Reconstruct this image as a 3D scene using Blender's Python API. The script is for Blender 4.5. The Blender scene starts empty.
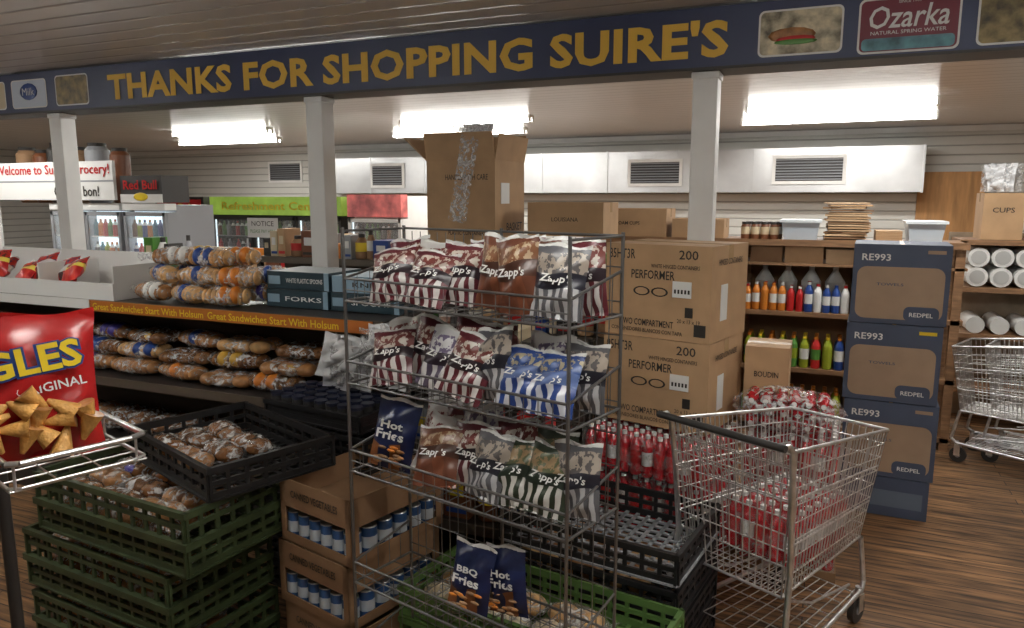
import bpy, math, random
from mathutils import Matrix, Vector
R=random.Random(7)
rad=math.radians
def T(x,y,z): return Matrix.Translation((x,y,z))
def RZ(a): return Matrix.Rotation(rad(a),4,'Z')
def RX(a): return Matrix.Rotation(rad(a),4,'X')
def RY(a): return Matrix.Rotation(rad(a),4,'Y')
FRONT=RX(90)   # local xy plane -> faces -Y
# ------------------------------------------------------------ materials
MATS={}
def mat(name,col,rough=.5,metal=0,noise=0,nscale=8,emit=0,bump=0,bscale=40,alpha=1,trans=0,stretch=None,anoise=None):
    if name in MATS: return MATS[name]
    m=bpy.data.materials.new(name); m.use_nodes=True; nt=m.node_tree; b=nt.nodes['Principled BSDF']
    b.inputs['Base Color'].default_value=(*col,1); b.inputs['Roughness'].default_value=rough; b.inputs['Metallic'].default_value=metal
    b.inputs['Alpha'].default_value=alpha; b.inputs['Transmission Weight'].default_value=trans
    if emit:
        b.inputs['Emission Color'].default_value=(*col,1); b.inputs['Emission Strength'].default_value=emit
    if noise or bump or anoise:
        tc=nt.nodes.new('ShaderNodeTexCoord'); mp=nt.nodes.new('ShaderNodeMapping'); nt.links.new(tc.outputs['Object'],mp.inputs[0])
        if stretch: mp.inputs['Scale'].default_value=stretch
    if noise:
        n=nt.nodes.new('ShaderNodeTexNoise'); n.inputs['Scale'].default_value=nscale; n.inputs['Detail'].default_value=4
        nt.links.new(mp.outputs[0],n.inputs['Vector'])
        r=nt.nodes.new('ShaderNodeValToRGB'); r.color_ramp.elements[0].position=.3; r.color_ramp.elements[1].position=.7
        r.color_ramp.elements[0].color=(*[c*(1-noise) for c in col],1); r.color_ramp.elements[1].color=(*[min(1,c*(1+noise)) for c in col],1)
        nt.links.new(n.outputs['Fac'],r.inputs[0]); nt.links.new(r.outputs[0],b.inputs['Base Color'])
    if anoise:
        n=nt.nodes.new('ShaderNodeTexNoise'); n.inputs['Scale'].default_value=26; n.inputs['Detail'].default_value=3; n.inputs['Distortion'].default_value=1.2
        nt.links.new(mp.outputs[0],n.inputs['Vector'])
        r=nt.nodes.new('ShaderNodeMapRange'); r.inputs['From Min'].default_value=.45; r.inputs['From Max'].default_value=.70; r.inputs['To Min'].default_value=anoise[0]; r.inputs['To Max'].default_value=anoise[1]
        nt.links.new(n.outputs['Fac'],r.inputs['Value']); nt.links.new(r.outputs[0],b.inputs['Alpha'])
    if bump:
        n2=nt.nodes.new('ShaderNodeTexNoise'); n2.inputs['Scale'].default_value=bscale
        nt.links.new(mp.outputs[0],n2.inputs['Vector'])
        bp=nt.nodes.new('ShaderNodeBump'); bp.inputs['Strength'].default_value=bump; bp.inputs['Distance'].default_value=.02
        nt.links.new(n2.outputs['Fac'],bp.inputs['Height']); nt.links.new(bp.outputs[0],b.inputs['Normal'])
    MATS[name]=m; return m
def groove(name,col,axis,period,rough,depth=.01,dirt=.08,dk=.45):
    m=mat(name,col,rough); nt=m.node_tree; b=nt.nodes['Principled BSDF']
    tc=nt.nodes.new('ShaderNodeTexCoord'); sp=nt.nodes.new('ShaderNodeSeparateXYZ'); nt.links.new(tc.outputs['Object'],sp.inputs[0])
    d=nt.nodes.new('ShaderNodeMath'); d.operation='DIVIDE'; d.inputs[1].default_value=period; nt.links.new(sp.outputs[axis],d.inputs[0])
    f=nt.nodes.new('ShaderNodeMath'); f.operation='PINGPONG'; f.inputs[1].default_value=.5; nt.links.new(d.outputs[0],f.inputs[0])
    r=nt.nodes.new('ShaderNodeValToRGB'); r.color_ramp.elements[0].position=0.0; r.color_ramp.elements[1].position=.12
    r.color_ramp.elements[0].color=(0,0,0,1); nt.links.new(f.outputs[0],r.inputs[0])
    bp=nt.nodes.new('ShaderNodeBump'); bp.inputs['Distance'].default_value=depth; bp.inputs['Strength'].default_value=.8
    nt.links.new(r.outputs[0],bp.inputs['Height']); nt.links.new(bp.outputs[0],b.inputs['Normal'])
    n=nt.nodes.new('ShaderNodeTexNoise'); n.inputs['Scale'].default_value=1.5; n.inputs['Detail'].default_value=5; nt.links.new(tc.outputs['Object'],n.inputs['Vector'])
    c2=nt.nodes.new('ShaderNodeMix'); c2.data_type='RGBA'; c2.inputs['A'].default_value=(*[c*(1-dirt*2) for c in col],1); c2.inputs['B'].default_value=(*col,1)
    nt.links.new(n.outputs['Fac'],c2.inputs['Factor'])
    c3=nt.nodes.new('ShaderNodeMix'); c3.data_type='RGBA'; c3.inputs['A'].default_value=(*[c*dk for c in col],1)
    nt.links.new(r.outputs[0],c3.inputs['Factor']); nt.links.new(c2.outputs['Result'],c3.inputs['B']); nt.links.new(c3.outputs['Result'],b.inputs['Base Color'])
    return m
def bagmat(name,sa,sb,n,band,photo,lo=.42,hi=.66,rough=.28,top=None,ps=9):
    """printed foil bag: stripes at the bottom, name band, product picture on top (UV driven)"""
    m=mat(name,sa,rough); nt=m.node_tree; b=nt.nodes['Principled BSDF']; L=nt.links.new
    uv=nt.nodes.new('ShaderNodeUVMap'); sp=nt.nodes.new('ShaderNodeSeparateXYZ'); L(uv.outputs[0],sp.inputs[0])
    def M(op,a,bv):
        k=nt.nodes.new('ShaderNodeMath'); k.operation=op
        if isinstance(a,(int,float)): k.inputs[0].default_value=a
        else: L(a,k.inputs[0])
        if bv is not None:
            if isinstance(bv,(int,float)): k.inputs[1].default_value=bv
            else: L(bv,k.inputs[1])
        return k.outputs[0]
    def X(f,a,c):
        k=nt.nodes.new('ShaderNodeMix'); k.data_type='RGBA'; L(f,k.inputs['Factor'])
        for s,v in (('A',a),('B',c)):
            if isinstance(v,tuple): k.inputs[s].default_value=(*v,1)
            else: L(v,k.inputs[s])
        return k.outputs['Result']
    st=M('GREATER_THAN',M('SINE',M('MULTIPLY',sp.outputs[0],n*6.283),None),0)
    c=X(st,sa,sb)
    ns=nt.nodes.new('ShaderNodeTexNoise'); ns.inputs['Scale'].default_value=ps; ns.inputs['Detail'].default_value=3; L(uv.outputs[0],ns.inputs['Vector'])
    pf=M('GREATER_THAN',ns.outputs['Fac'],.52)
    ph=X(pf,photo[0],photo[1])
    wob=M('MULTIPLY',M('SINE',M('MULTIPLY',sp.outputs[0],6.0),None),.03)
    vv=M('ADD',sp.outputs[1],wob)
    c=X(M('GREATER_THAN',vv,lo),c,band)
    c=X(M('GREATER_THAN',vv,hi),c,ph)
    c=X(M('GREATER_THAN',vv,.88),c,top or sa)
    c=X(M('GREATER_THAN',sp.outputs[1],.955),c,(.6,.6,.58))
    L(c,b.inputs['Base Color']); return m
class MB:
    def __init__(s,name): s.n=name;s.v=[];s.f=[];s.mi=[];s.uv=[];s.sm=[];s.mats=[];s.M=Matrix()
    def m(s,mt):
        if mt not in s.mats: s.mats.append(mt)
        return s.mats.index(mt)
    def add(s,vs,fs,mt,smooth=False,uvs=None,M=None):
        A=s.M@M if M is not None else s.M; o=len(s.v)
        s.v+= [tuple(A@Vector(v)) for v in vs]
        for i,f in enumerate(fs):
            s.f.append(tuple(o+k for k in f)); s.mi.append(s.m(mt[i] if isinstance(mt,list) else mt)); s.sm.append(smooth)
            if uvs is None: s.uv.append([((0,0),(1,0),(1,1),(0,1))[j%4] for j in range(len(f))])
            else: s.uv.append([uvs[k] for k in f])
    def box(s,x0,x1,y0,y1,z0,z1,mt,M=None):
        vs=[(x0,y0,z0),(x1,y0,z0),(x1,y1,z0),(x0,y1,z0),(x0,y0,z1),(x1,y0,z1),(x1,y1,z1),(x0,y1,z1)]
        s.add(vs,[(0,1,5,4),(1,2,6,5),(2,3,7,6),(3,0,4,7),(4,5,6,7),(3,2,1,0)],mt,M=M)
    def quad(s,a,b,c,d,mt,M=None): s.add([a,b,c,d],[(0,1,2,3)],mt,M=M)
    def cyl(s,p0,p1,r,mt,n=8,r1=None,cap=True,M=None,capm=None):
        p0=Vector(p0);p1=Vector(p1);d=p1-p0
        if d.length<1e-6:return
        q=d.to_track_quat('Z','Y').to_matrix(); r1=r if r1 is None else r1; vs=[]
        for k in range(n):
            a=2*math.pi*k/n; c=q@Vector((math.cos(a),math.sin(a),0)); vs.append(p0+c*r); vs.append(p1+c*r1)
        fs=[(2*k,2*((k+1)%n),2*((k+1)%n)+1,2*k+1) for k in range(n)]
        s.add(vs,fs,mt,True,M=M)
        if cap:
            s.add(vs,[tuple(2*k+1 for k in range(n)),tuple(2*k for k in reversed(range(n)))],capm or mt,False,M=M)
    def wire(s,pts,r,mt,n=5,closed=False,M=None):
        pts=list(pts)
        if closed: pts.append(pts[0])
        for a,b in zip(pts,pts[1:]): s.cyl(a,b,r,mt,n,M=M,cap=False)
    def grid(s,A,B,C,D,nu,nv,r,mt,M=None):
        A,B,C,D=map(Vector,(A,B,C,D))
        for i in range(nu+1):
            t=i/nu; s.cyl(A.lerp(B,t),D.lerp(C,t),r,mt,4,cap=False,M=M)
        for j in range(nv+1):
            t=j/nv; s.cyl(A.lerp(D,t),B.lerp(C,t),r,mt,4,cap=False,M=M)
    def lathe(s,x,y,z,prof,mts,n=10,M=None):
        vs=[];
        for (r,h) in prof:
            for k in range(n):
                a=2*math.pi*k/n; vs.append((x+r*math.cos(a),y+r*math.sin(a),z+h))
        for i in range(len(prof)-1):
            s.add(vs[i*n:(i+2)*n],[(k,(k+1)%n,n+(k+1)%n,n+k) for k in range(n)],mts[min(i,len(mts)-1)],True,M=M)
        s.add(vs[-n:],[tuple(range(n))],mts[-1],M=M)
    def ell(s,c,r,mt,M=None,nu=10,nv=6,j=0):
        vs=[];uv=[]
        for a in range(nv+1):
            th=math.pi*a/nv
            for b in range(nu):
                ph=2*math.pi*b/nu; q=1+R.uniform(-j,j)
                vs.append((c[0]+r[0]*math.sin(th)*math.cos(ph)*q,c[1]+r[1]*math.sin(th)*math.sin(ph)*q,c[2]+r[2]*math.cos(th)*q)); uv.append((b/nu,1-a/nv))
        s.add(vs,[(a*nu+b,(a+1)*nu+b,(a+1)*nu+(b+1)%nu,a*nu+(b+1)%nu) for a in range(nv) for b in range(nu)],mt,True,uv,M=M)
    def bag(s,w,h,t,mt,M,nx=9,ny=12,crease=.006,crimp=None):
        sd=R.random()*50
        for side in (1,-1):
            vs=[];uv=[]
            for j in range(ny+1):
                v=j/ny; vv=min(1,max(0,(v-.06)/.88))
                pv=math.sin(math.pi*vv)**.55 if 0<vv<1 else 0
                wx=w*(1-.07*pv)
                for i in range(nx+1):
                    u=i/nx; pu=max(0,1-abs(2*u-1)**2.6)**.7
                    z=side*t/2*pu*pv
                    z+=crease*(math.sin(u*11+v*7+sd)*.6+math.sin(v*17-u*9+sd*2))*pu*(.35+.65*pv)*side
                    if j in(0,ny): z+=.003*math.sin(u*18+sd)
                    vs.append(((u-.5)*wx,v*h+ (.006*math.sin(u*9+sd) if j==ny else 0),z)); uv.append((u,v))
            fs=[(j*(nx+1)+i,j*(nx+1)+i+1,(j+1)*(nx+1)+i+1,(j+1)*(nx+1)+i) for j in range(ny) for i in range(nx)]
            if side<0: fs=[f[::-1] for f in fs]
            s.add(vs,fs,mt,True,uv,M=M)
    def text(s,body,w,h,mt,M,bold=0,shear=0,space=1):
        cu=bpy.data.curves.new('t','FONT'); cu.body=body; cu.offset=bold; cu.shear=shear; cu.resolution_u=2; cu.space_character=space
        o=bpy.data.objects.new('t',cu); bpy.context.scene.collection.objects.link(o)
        dg=bpy.context.evaluated_depsgraph_get(); me=bpy.data.meshes.new_from_object(o.evaluated_get(dg))
        P=[v.co.copy() for v in me.vertices]
        if P:
            x0=min(p.x for p in P);x1=max(p.x for p in P);y0=min(p.y for p in P);y1=max(p.y for p in P)
            sx=w/(x1-x0); sy=(h/(y1-y0)) if h else sx
            s.add([((p.x-(x0+x1)/2)*sx,(p.y-(y0+y1)/2)*sy,0) for p in P],[tuple(f.vertices) for f in me.polygons],mt,M=M)
        bpy.data.objects.remove(o); bpy.data.curves.remove(cu); bpy.data.meshes.remove(me)
    def rrect(s,w,h,r,mt,M,n=5,th=0):
        pts=[]
        for cx,cy,a0 in ((w/2-r,h/2-r,0),(-w/2+r,h/2-r,90),(-w/2+r,-h/2+r,180),(w/2-r,-h/2+r,270)):
            for k in range(n+1):
                a=rad(a0+90*k/n); pts.append((cx+r*math.cos(a),cy+r*math.sin(a),th))
        s.add(pts,[tuple(range(len(pts)))],mt,M=M)
    def done(s,loc=None,rz=0,bevel=0,sc=None):
        me=bpy.data.meshes.new(s.n); me.from_pydata(s.v,[],s.f)
        for mt in s.mats: me.materials.append(mt)
        me.polygons.foreach_set('material_index',s.mi); me.polygons.foreach_set('use_smooth',s.sm)
        ul=me.uv_layers.new(name='UVMap'); fl=[]
        for u in s.uv:
            for a in u: fl+= [a[0],a[1]]
        ul.data.foreach_set('uv',fl); me.update()
        o=bpy.data.objects.new(s.n,me); bpy.context.scene.collection.objects.link(o)
        if loc: o.location=loc
        if sc: o.scale=(sc,sc,sc)
        o.rotation_euler[2]=rad(rz)
        if bevel:
            b=o.modifiers.new('bevel','BEVEL'); b.width=bevel; b.segments=2; b.limit_method='ANGLE'
        return o
# palette
white=mat('white_paint',(.78,.78,.76),.45,noise=.06,nscale=3)
carton=mat('cardboard',(.46,.29,.155),.75,noise=.10,nscale=6)
carton2=mat('cardboard_dark',(.27,.155,.08),.8,noise=.12,nscale=6)
carton_in=mat('cardboard_inside',(.55,.38,.23),.8,noise=.08)
ink=mat('print_ink',(.03,.025,.02),.6)
paper=mat('label_paper',(.75,.75,.73),.5)
tape=mat('packing_tape',(.48,.32,.17),.25)
chrome=mat('chrome_wire',(.72,.72,.72),.30,.9,noise=.2,nscale=20)
dwire=mat('dark_wire',(.22,.22,.22),.32,.85)
blackp=mat('black_plastic',(.012,.012,.013),.45)
greenp=mat('green_plastic',(.040,.058,.022),.5,noise=.3,nscale=9)
wood=mat('shelf_wood',(.27,.145,.07),.6,noise=.3,nscale=6,stretch=(1,8,8))
dark=mat('dark_metal',(.035,.032,.03),.5)
yellow=mat('sign_yellow',(.80,.50,.07),.5)
navy=mat('sign_navy',(.038,.050,.115),.4,noise=.12,nscale=2)
bun=mat('bread_crust',(.38,.18,.065),.32,noise=.35,nscale=22,bump=.3,bscale=30)
bunl=mat('bread_light',(.58,.34,.14),.35,noise=.3,nscale=22,bump=.3,bscale=30)
bund=mat('bread_wrapped_dark',(.20,.09,.035),.2,noise=.5,nscale=30,bump=.5,bscale=25)
film=mat('clear_film',(.85,.85,.85),.15,alpha=.16)
wrapf=mat('crinkled_clear_wrap',(.88,.88,.88),.10,anoise=(.03,.80),bump=1.0,bscale=22)
wrapt=mat('thin_shrink_wrap',(.88,.88,.88),.08,anoise=(.02,.35),bump=1.0,bscale=22)
poly=mat('white_poly_bag',(.66,.67,.69),.3,noise=.15,nscale=12,bump=.9,bscale=14)
red=mat('red_print',(.50,.02,.02),.3); redb=mat('red_drink',(.46,.012,.02),.15,noise=.3,nscale=40)
blue=mat('blue_print',(.02,.06,.25),.3); orange=mat('orange_print',(.62,.20,.025),.3); green=mat('green_print',(.08,.24,.04),.35)
lime=mat('lime_drink',(.30,.36,.03),.2); ylw=mat('yellow_print',(.75,.55,.03),.35); teal=mat('teal_print',(.05,.20,.27),.4)
brown=mat('brown_print',(.17,.06,.025),.35); cream=mat('cream_print',(.62,.52,.35),.4); grey=mat('grey_print',(.3,.31,.33),.4)
galv=mat('galvanised_duct',(.66,.67,.68),.33,.65,noise=.16,nscale=1.6)
glassd=mat('cooler_interior_dark',(.03,.04,.04),.2)
COL=[red,blue,orange,green,brown,carton2,brown,cream,grey,paper,carton,dark,dark,carton]
# ------------------------------------------------------------ room
b=MB('floor'); b.box(-17,6,-3,13.2,-.1,0,white); fo=b.done()
fm=mat('floor_planks',(.16,.085,.045),.58); nt=fm.node_tree; bs=nt.nodes['Principled BSDF']; L=nt.links.new
tc=nt.nodes.new('ShaderNodeTexCoord')
br=nt.nodes.new('ShaderNodeTexBrick'); br.inputs['Scale'].default_value=1; br.inputs['Brick Width'].default_value=2.4; br.inputs['Row Height'].default_value=.085
br.inputs['Mortar Size'].default_value=.003; br.inputs['Color1'].default_value=(.40,.225,.11,1); br.inputs['Color2'].default_value=(.25,.14,.068,1); br.inputs['Mortar'].default_value=(.02,.011,.006,1)
L(tc.outputs['Object'],br.inputs['Vector'])
mp=nt.nodes.new('ShaderNodeMapping'); mp.inputs['Scale'].default_value=(1.2,14,1); L(tc.outputs['Object'],mp.inputs[0])
n=nt.nodes.new('ShaderNodeTexNoise'); n.inputs['Scale'].default_value=2.5; n.inputs['Detail'].default_value=8; L(mp.outputs[0],n.inputs['Vector'])
rr=nt.nodes.new('ShaderNodeValToRGB'); rr.color_ramp.elements[0].position=.35; rr.color_ramp.elements[0].color=(.25,.22,.2,1); rr.color_ramp.elements[1].position=.70; rr.color_ramp.elements[1].color=(1.5,1.4,1.25,1); L(n.outputs['Fac'],rr.inputs[0])
n3=nt.nodes.new('ShaderNodeTexNoise'); n3.inputs['Scale'].default_value=1.3; n3.inputs['Detail'].default_value=4; L(tc.outputs['Object'],n3.inputs['Vector'])
r3=nt.nodes.new('ShaderNodeMapRange'); r3.inputs['From Min'].default_value=.35; r3.inputs['From Max'].default_value=.65; r3.inputs['To Min'].default_value=.5; r3.inputs['To Max'].default_value=1.1; L(n3.outputs['Fac'],r3.inputs['Value'])
mx=nt.nodes.new('ShaderNodeMix'); mx.data_type='RGBA'; mx.blend_type='MULTIPLY'; mx.inputs['Factor'].default_value=1; L(br.outputs['Color'],mx.inputs['A']); L(rr.outputs[0],mx.inputs['B'])
mx2=nt.nodes.new('ShaderNodeMix'); mx2.data_type='RGBA'; mx2.blend_type='MULTIPLY'; mx2.inputs['Factor'].default_value=1; L(mx.outputs['Result'],mx2.inputs['A']); L(r3.outputs[0],mx2.inputs['B']); L(mx2.outputs['Result'],bs.inputs['Base Color'])
bp=nt.nodes.new('ShaderNodeBump'); bp.inputs['Strength'].default_value=.3; L(n.outputs['Fac'],bp.inputs['Height']); L(bp.outputs[0],bs.inputs['Normal'])
fo.data.materials.clear(); fo.data.materials.append(fm)
ceilm=groove('ceiling_metal_panels',(.82,.82,.80),1,.20,.26,.005,.06,.65)
siding=groove('wall_siding',(.70,.70,.66),2,.14,.5,.01,.1)
b=MB('ceiling'); b.box(-17,6,-3,13.2,2.95,3.05,ceilm); b.done()
b=MB('wall_back'); b.box(-17,6,13,13.2,0,2.95,siding); b.done()
b=MB('wall_left'); b.box(-17.2,-17,-3,13.2,0,2.95,siding); b.done()
b=MB('wall_right'); b.box(6,6.2,-3,13.2,0,2.95,siding); b.done()
b=MB('wall_front'); b.box(-17,6,-3.2,-3,0,2.95,siding); b.done()
b=MB('trim_1'); b.box(-17,6,12.93,12.99,2.86,2.94,white); b.done()
for x in (-6.1,-3.41,-.69,2.1):
    b=MB('support_post'); b.box(x-.07,x+.07,4.43,4.57,0,2.6,white); b.box(x-.078,x+.078,4.422,4.578,0,.12,white); b.box(x-.078,x+.078,4.422,4.578,2.56,2.6,white); b.done(bevel=.006)
# ------------------------------------------------------------ sign
b=MB('banner_sign')
b.box(-10,4,4.38,4.62,2.615,2.935,navy)
b.box(-10,4,4.37,4.63,2.60,2.615,dark)
F=lambda x,z,y=4.374:T(x,y,z)@FRONT
b.text("THANKS FOR SHOPPING SUIRE'S",4.80,.205,yellow,F(-2.965,2.765),bold=.035,space=1.04)
photo1=mat('food_photo',(.45,.40,.28),.4,noise=.8,nscale=14); photo2=mat('wheat_photo',(.20,.15,.06),.4,noise=.8,nscale=18)
oz=mat('dark_red_logo',(.17,.012,.03),.35); ozb=mat('river_blue',(.10,.25,.30),.4,noise=.6,nscale=12)
def panel(x0,x1,z0,z1,m,yy=4.376):
    b.rrect(x1-x0+.02,z1-z0+.02,.03,paper,F((x0+x1)/2,(z0+z1)/2,yy)); b.rrect(x1-x0,z1-z0,.025,m,F((x0+x1)/2,(z0+z1)/2,yy-.001))
panel(-.40,.0,2.655,2.875,photo1)
b.ell((-.24,4.373,2.75),(.12,.002,.04),bun); b.ell((-.22,4.372,2.73),(.10,.002,.018),red); b.ell((-.22,4.371,2.715),(.11,.002,.015),green)
panel(.09,.53,2.635,2.885,oz)
b.rrect(.42,.06,.02,ozb,F(.31,2.67,4.374))
b.text("Ozarka",.36,.11,paper,F(.31,2.80,4.372),bold=.01,shear=.2); b.text("NATURAL SPRING WATER",.34,.018,paper,F(.31,2.725,4.372)); b.text("SINCE 1905",.1,.012,paper,F(.31,2.87,4.372))
panel(.62,1.05,2.64,2.90,photo2)
panel(1.2,1.6,2.64,2.9,photo1)
panel(-5.97,-5.60,2.655,2.88,photo2)
panel(-6.52,-6.10,2.655,2.87,mat('dairy_blue_logo',(.55,.62,.72),.4)); b.ell((-6.31,4.373,2.78),(.11,.002,.07),blue); b.text("Milk",.15,.06,paper,F(-6.31,2.78,4.369))
panel(-7.1,-6.62,2.655,2.87,cream); b.ell((-6.8,4.373,2.76),(.09,.002,.06),orange)
b.done()
# ------------------------------------------------------------ fluorescent fixtures, with added unseen fill fixtures
tube=mat('fluorescent_tube',(1,.985,.94),.5,emit=15); fill_tube=mat('added_fill_tube_front',(1,.985,.94),.5,emit=36); enamel=mat('fixture_enamel',(.85,.85,.83),.3)  # stronger front glow serves the added out-of-view fixtures only
def fixture(x,y,w=2.35,power=70,z=2.945,drop=0,tm=None):
    b=MB('fluorescent_ceiling_light'); tm=tm or tube
    if drop:
        for s_ in (-.35,.35): b.cyl((x+s_*w,y,z),(x+s_*w,y,z-drop),.004,dark,6)
    z-=drop
    b.box(x-w/2,x+w/2,y-.03,y+.03,z-.035,z,enamel)
    for dy in (-.05,.05):
        b.cyl((x-w/2+.03,y+dy,z-.065 if not drop else z-.03),(x+w/2-.03,y+dy,z-.065 if not drop else z-.03),.017,tm,8)
        for sx in (-1,1): b.box(x+sx*(w/2-.015)-.012,x+sx*(w/2-.015)+.012,y+dy-.02,y+dy+.02,z-.09,z,enamel)
    b.done()
    l=bpy.data.lights.new('tube_light','AREA'); l.shape='RECTANGLE'; l.size=w-.1; l.size_y=.12; l.energy=power; l.color=(1,.975,.92)
    o=bpy.data.objects.new('tube_light',l); o.location=(x,y,z-.1); bpy.context.scene.collection.objects.link(o)
for x in (-10.2,-5.5,0.0): fixture(x,10.75,power=58)
for x in (-8.83,-4.58,0.02): fixture(x,9.15,1.95,power=58)  # upper row: fixtures standing in for the lower row's ceiling reflection
fixture(-4.6,5.6,power=28); fixture(0.8,5.7,power=36); fixture(-9.5,5.6,power=40)  # added fill lamps, kept hidden behind the banner sign
fixture(-.1,1.0,power=10,drop=.22,tm=fill_tube); fixture(2.3,1.9,power=14,drop=.22,tm=fill_tube); fixture(-4.2,1.3,power=1,drop=.22,tm=fill_tube); fixture(-8,2.0,power=8,drop=.22,tm=fill_tube)  # added out-of-view fixtures, hung low to brighten the foreground and front ceiling
# ------------------------------------------------------------ duct and vents
b=MB('air_duct')
b.box(-9.4,1.22,12.35,12.95,1.97,2.64,galv)
for x in [-9.4+1.18*k for k in range(10)]: b.box(x-.015,x+.015,12.335,12.36,1.96,2.65,galv)
def vent(b,x0,x1,z0,z1,y):
    b.box(x0-.05,x1+.05,y-.02,y,z0-.05,z1+.05,white)
    b.box(x0,x1,y-.022,y-.02,z0,z1,dark)
    n=8
    for k in range(n):
        z=z0+(k+.5)*(z1-z0)/n; b.quad((x0,y-.045,z-.008),(x1,y-.045,z-.008),(x1,y-.022,z+.012),(x0,y-.022,z+.012),grey)
vent(b,-3.08,-2.28,2.12,2.46,12.335); vent(b,-.80,.15,2.14,2.48,12.335); vent(b,-8.15,-7.5,2.12,2.48,12.335)
b.done()
b=MB('wall_air_vent'); vent(b,-11.2,-10.4,2.25,2.6,12.99); b.done()
b=MB('plywood_panel'); b.box(1.22,2.1,12.9,12.98,1.1,2.27,mat('plywood',(.45,.235,.09),.6,noise=.25,nscale=3,stretch=(5,5,.6))); b.done()
# ------------------------------------------------------------ coolers
litw=mat('cooler_interior_lit',(.72,.86,.92),.5,emit=1.6)
def cooler(x0,x1,y,ztop,hh,header,body,ndoor,txt=None,txtm=None,depth=.75,lit=False):
    b=MB('drink_cooler')
    b.box(x0,x1,y+.17,y+depth,0,ztop-.02,body); b.box(x0,x1,y,y+.17,ztop-hh,ztop,header); b.box(x0,x1,y,y+.17,0,.18,body)
    w=(x1-x0)/ndoor
    for d in range(ndoor):
        a=x0+d*w; z0=.2; z1=ztop-hh-.02
        b.box(a+.02,a+w-.02,y+.16,y+.168,z0,z1,litw if lit else glassd)
        for q in (a,a+w-.02): b.box(q,q+.02,y+.03,y+.17,z0,z1,body)
        fr=grey if lit else (dark if body is not white else white)
        for q in ((a+.005,a+.05,z0,z1),(a+w-.05,a+w-.005,z0,z1),(a+.01,a+w-.01,z0,z0+.05),(a+.01,a+w-.01,z1-.05,z1)): b.box(q[0],q[1],y,y+.03,q[2],q[3],fr)
        if not lit:
            for q in (a+.055,a+w-.07): b.box(q,q+.015,y+.035,y+.05,z0+.05,z1-.05,litw)
        b.box(a+.05,a+w-.05,y+.01,y+.014,z0+.05,z1-.05,film)
        b.cyl((a+w-.07,y-.03,.8),(a+w-.07,y-.03,1.3),.012,chrome)
        for k in range(5):
            zz=z0+.08+(z1-z0-.1)*k/5; b.box(a+.05,a+w-.05,y+.04,y+.16,zz-.012,zz,paper if lit else grey)
            i=0
            while .09+i*.085<w-.09:
                xx=a+.09+i*.085; c=R.choice([red,blue,green,orange,lime,brown,blue,teal,dark] if lit else [brown,dark,red,green,dark,grey])
                b.lathe(xx,y+.09,zz,[(.0,0),(.034,.0),(.034,.14),(.014,.18),(.014,.21)],[c,c,paper if R.random()<.3 else c,c],6); i+=1
    if txt: b.text(txt,(x1-x0)*.8,hh*.45,txtm,T((x0+x1)/2,y-.004,ztop-hh/2)@FRONT,bold=.02)
    return b.done()
hdr=mat('lit_green_header',(.22,.34,.05),.4,emit=.6,noise=.6,nscale=3)
cooler(-8.5,-6.15,8.5,1.90,.26,hdr,dark,3,"Refreshment Center",ylw)
cooler(-6.05,-5.2,8.5,1.93,.3,mat('lit_red_header',(.45,.12,.11),.4,emit=.4,noise=.9,nscale=5),white,1)
cooler(-9.2,-7.95,6.5,1.82,.08,white,grey,2,lit=True)
cooler(-7.9,-7.2,6.5,1.82,.08,white,grey,1,lit=True)
b=MB('window_notice'); b.box(-7.75,-7.2,8.44,8.45,1.32,1.60,paper); b.text("NOTICE",.4,.07,ink,T(-7.47,8.438,1.52)@FRONT); b.text("PLEASE PAY HERE",.45,.05,green,T(-7.47,8.438,1.41)@FRONT); b.done()
b=MB('welcome_sign'); b.box(-10.3,-7.95,6.45,6.49,1.86,2.33,paper); b.box(-10.3,-7.95,6.448,6.45,2.08,2.10,grey)
b.text("Welcome to Suire's Grocery!",2.1,.16,red,T(-9.05,6.444,2.22)@FRONT,bold=.015); b.text("C'est si bon!",.8,.13,ink,T(-8.6,6.444,1.97)@FRONT,bold=.015)
b.box(-10.2,-10.14,6.45,6.49,0,1.86,white); b.done()
b=MB('energy_drink_sign'); b.box(-7.9,-7.22,6.5,6.9,1.83,2.15,dark); b.box(-7.9,-7.22,6.49,6.5,1.83,1.93,paper); b.text("Red Bull",.55,.11,red,T(-7.56,6.485,2.04)@FRONT,bold=.02); b.ell((-7.56,6.488,1.9),(.12,.003,.05),ylw); b.done()
b=MB('orange_soda_display'); b.box(-9.6,-8.62,8.5,9.0,0,1.9,dark); b.box(-9.55,-8.67,8.48,8.5,1.62,1.86,red); b.text("SODA",.6,.12,ylw,T(-9.1,8.475,1.74)@FRONT,bold=.02)
for k in range(4):
    z=.55+.27*k
    b.box(-9.6,-8.62,8.3,8.5,z-.02,z,dark)
    for i in range(9): b.lathe(-9.52+i*.105,8.4,z,[(.04,0),(.043,.02),(.043,.15),(.015,.2),(.015,.23)],[orange,orange,orange,orange,paper],8)
b.done()
b=MB('storage_canister')
for i,(x,c,h,r) in enumerate([(-10.1,carton2,.30,.14),(-9.8,brown,.26,.12),(-9.45,dark,.34,.16),(-9.1,carton2,.28,.13),(-8.75,grey,.32,.15),(-8.35,brown,.25,.12)]):
    b.lathe(x,6.9,1.82,[(r*.8,0),(r,.04),(r,h+.35),(r*.7,h+.4),(r*.75,h+.44),(.01,h+.44)],[c,c,c,dark,dark],12)
b.done()
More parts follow.
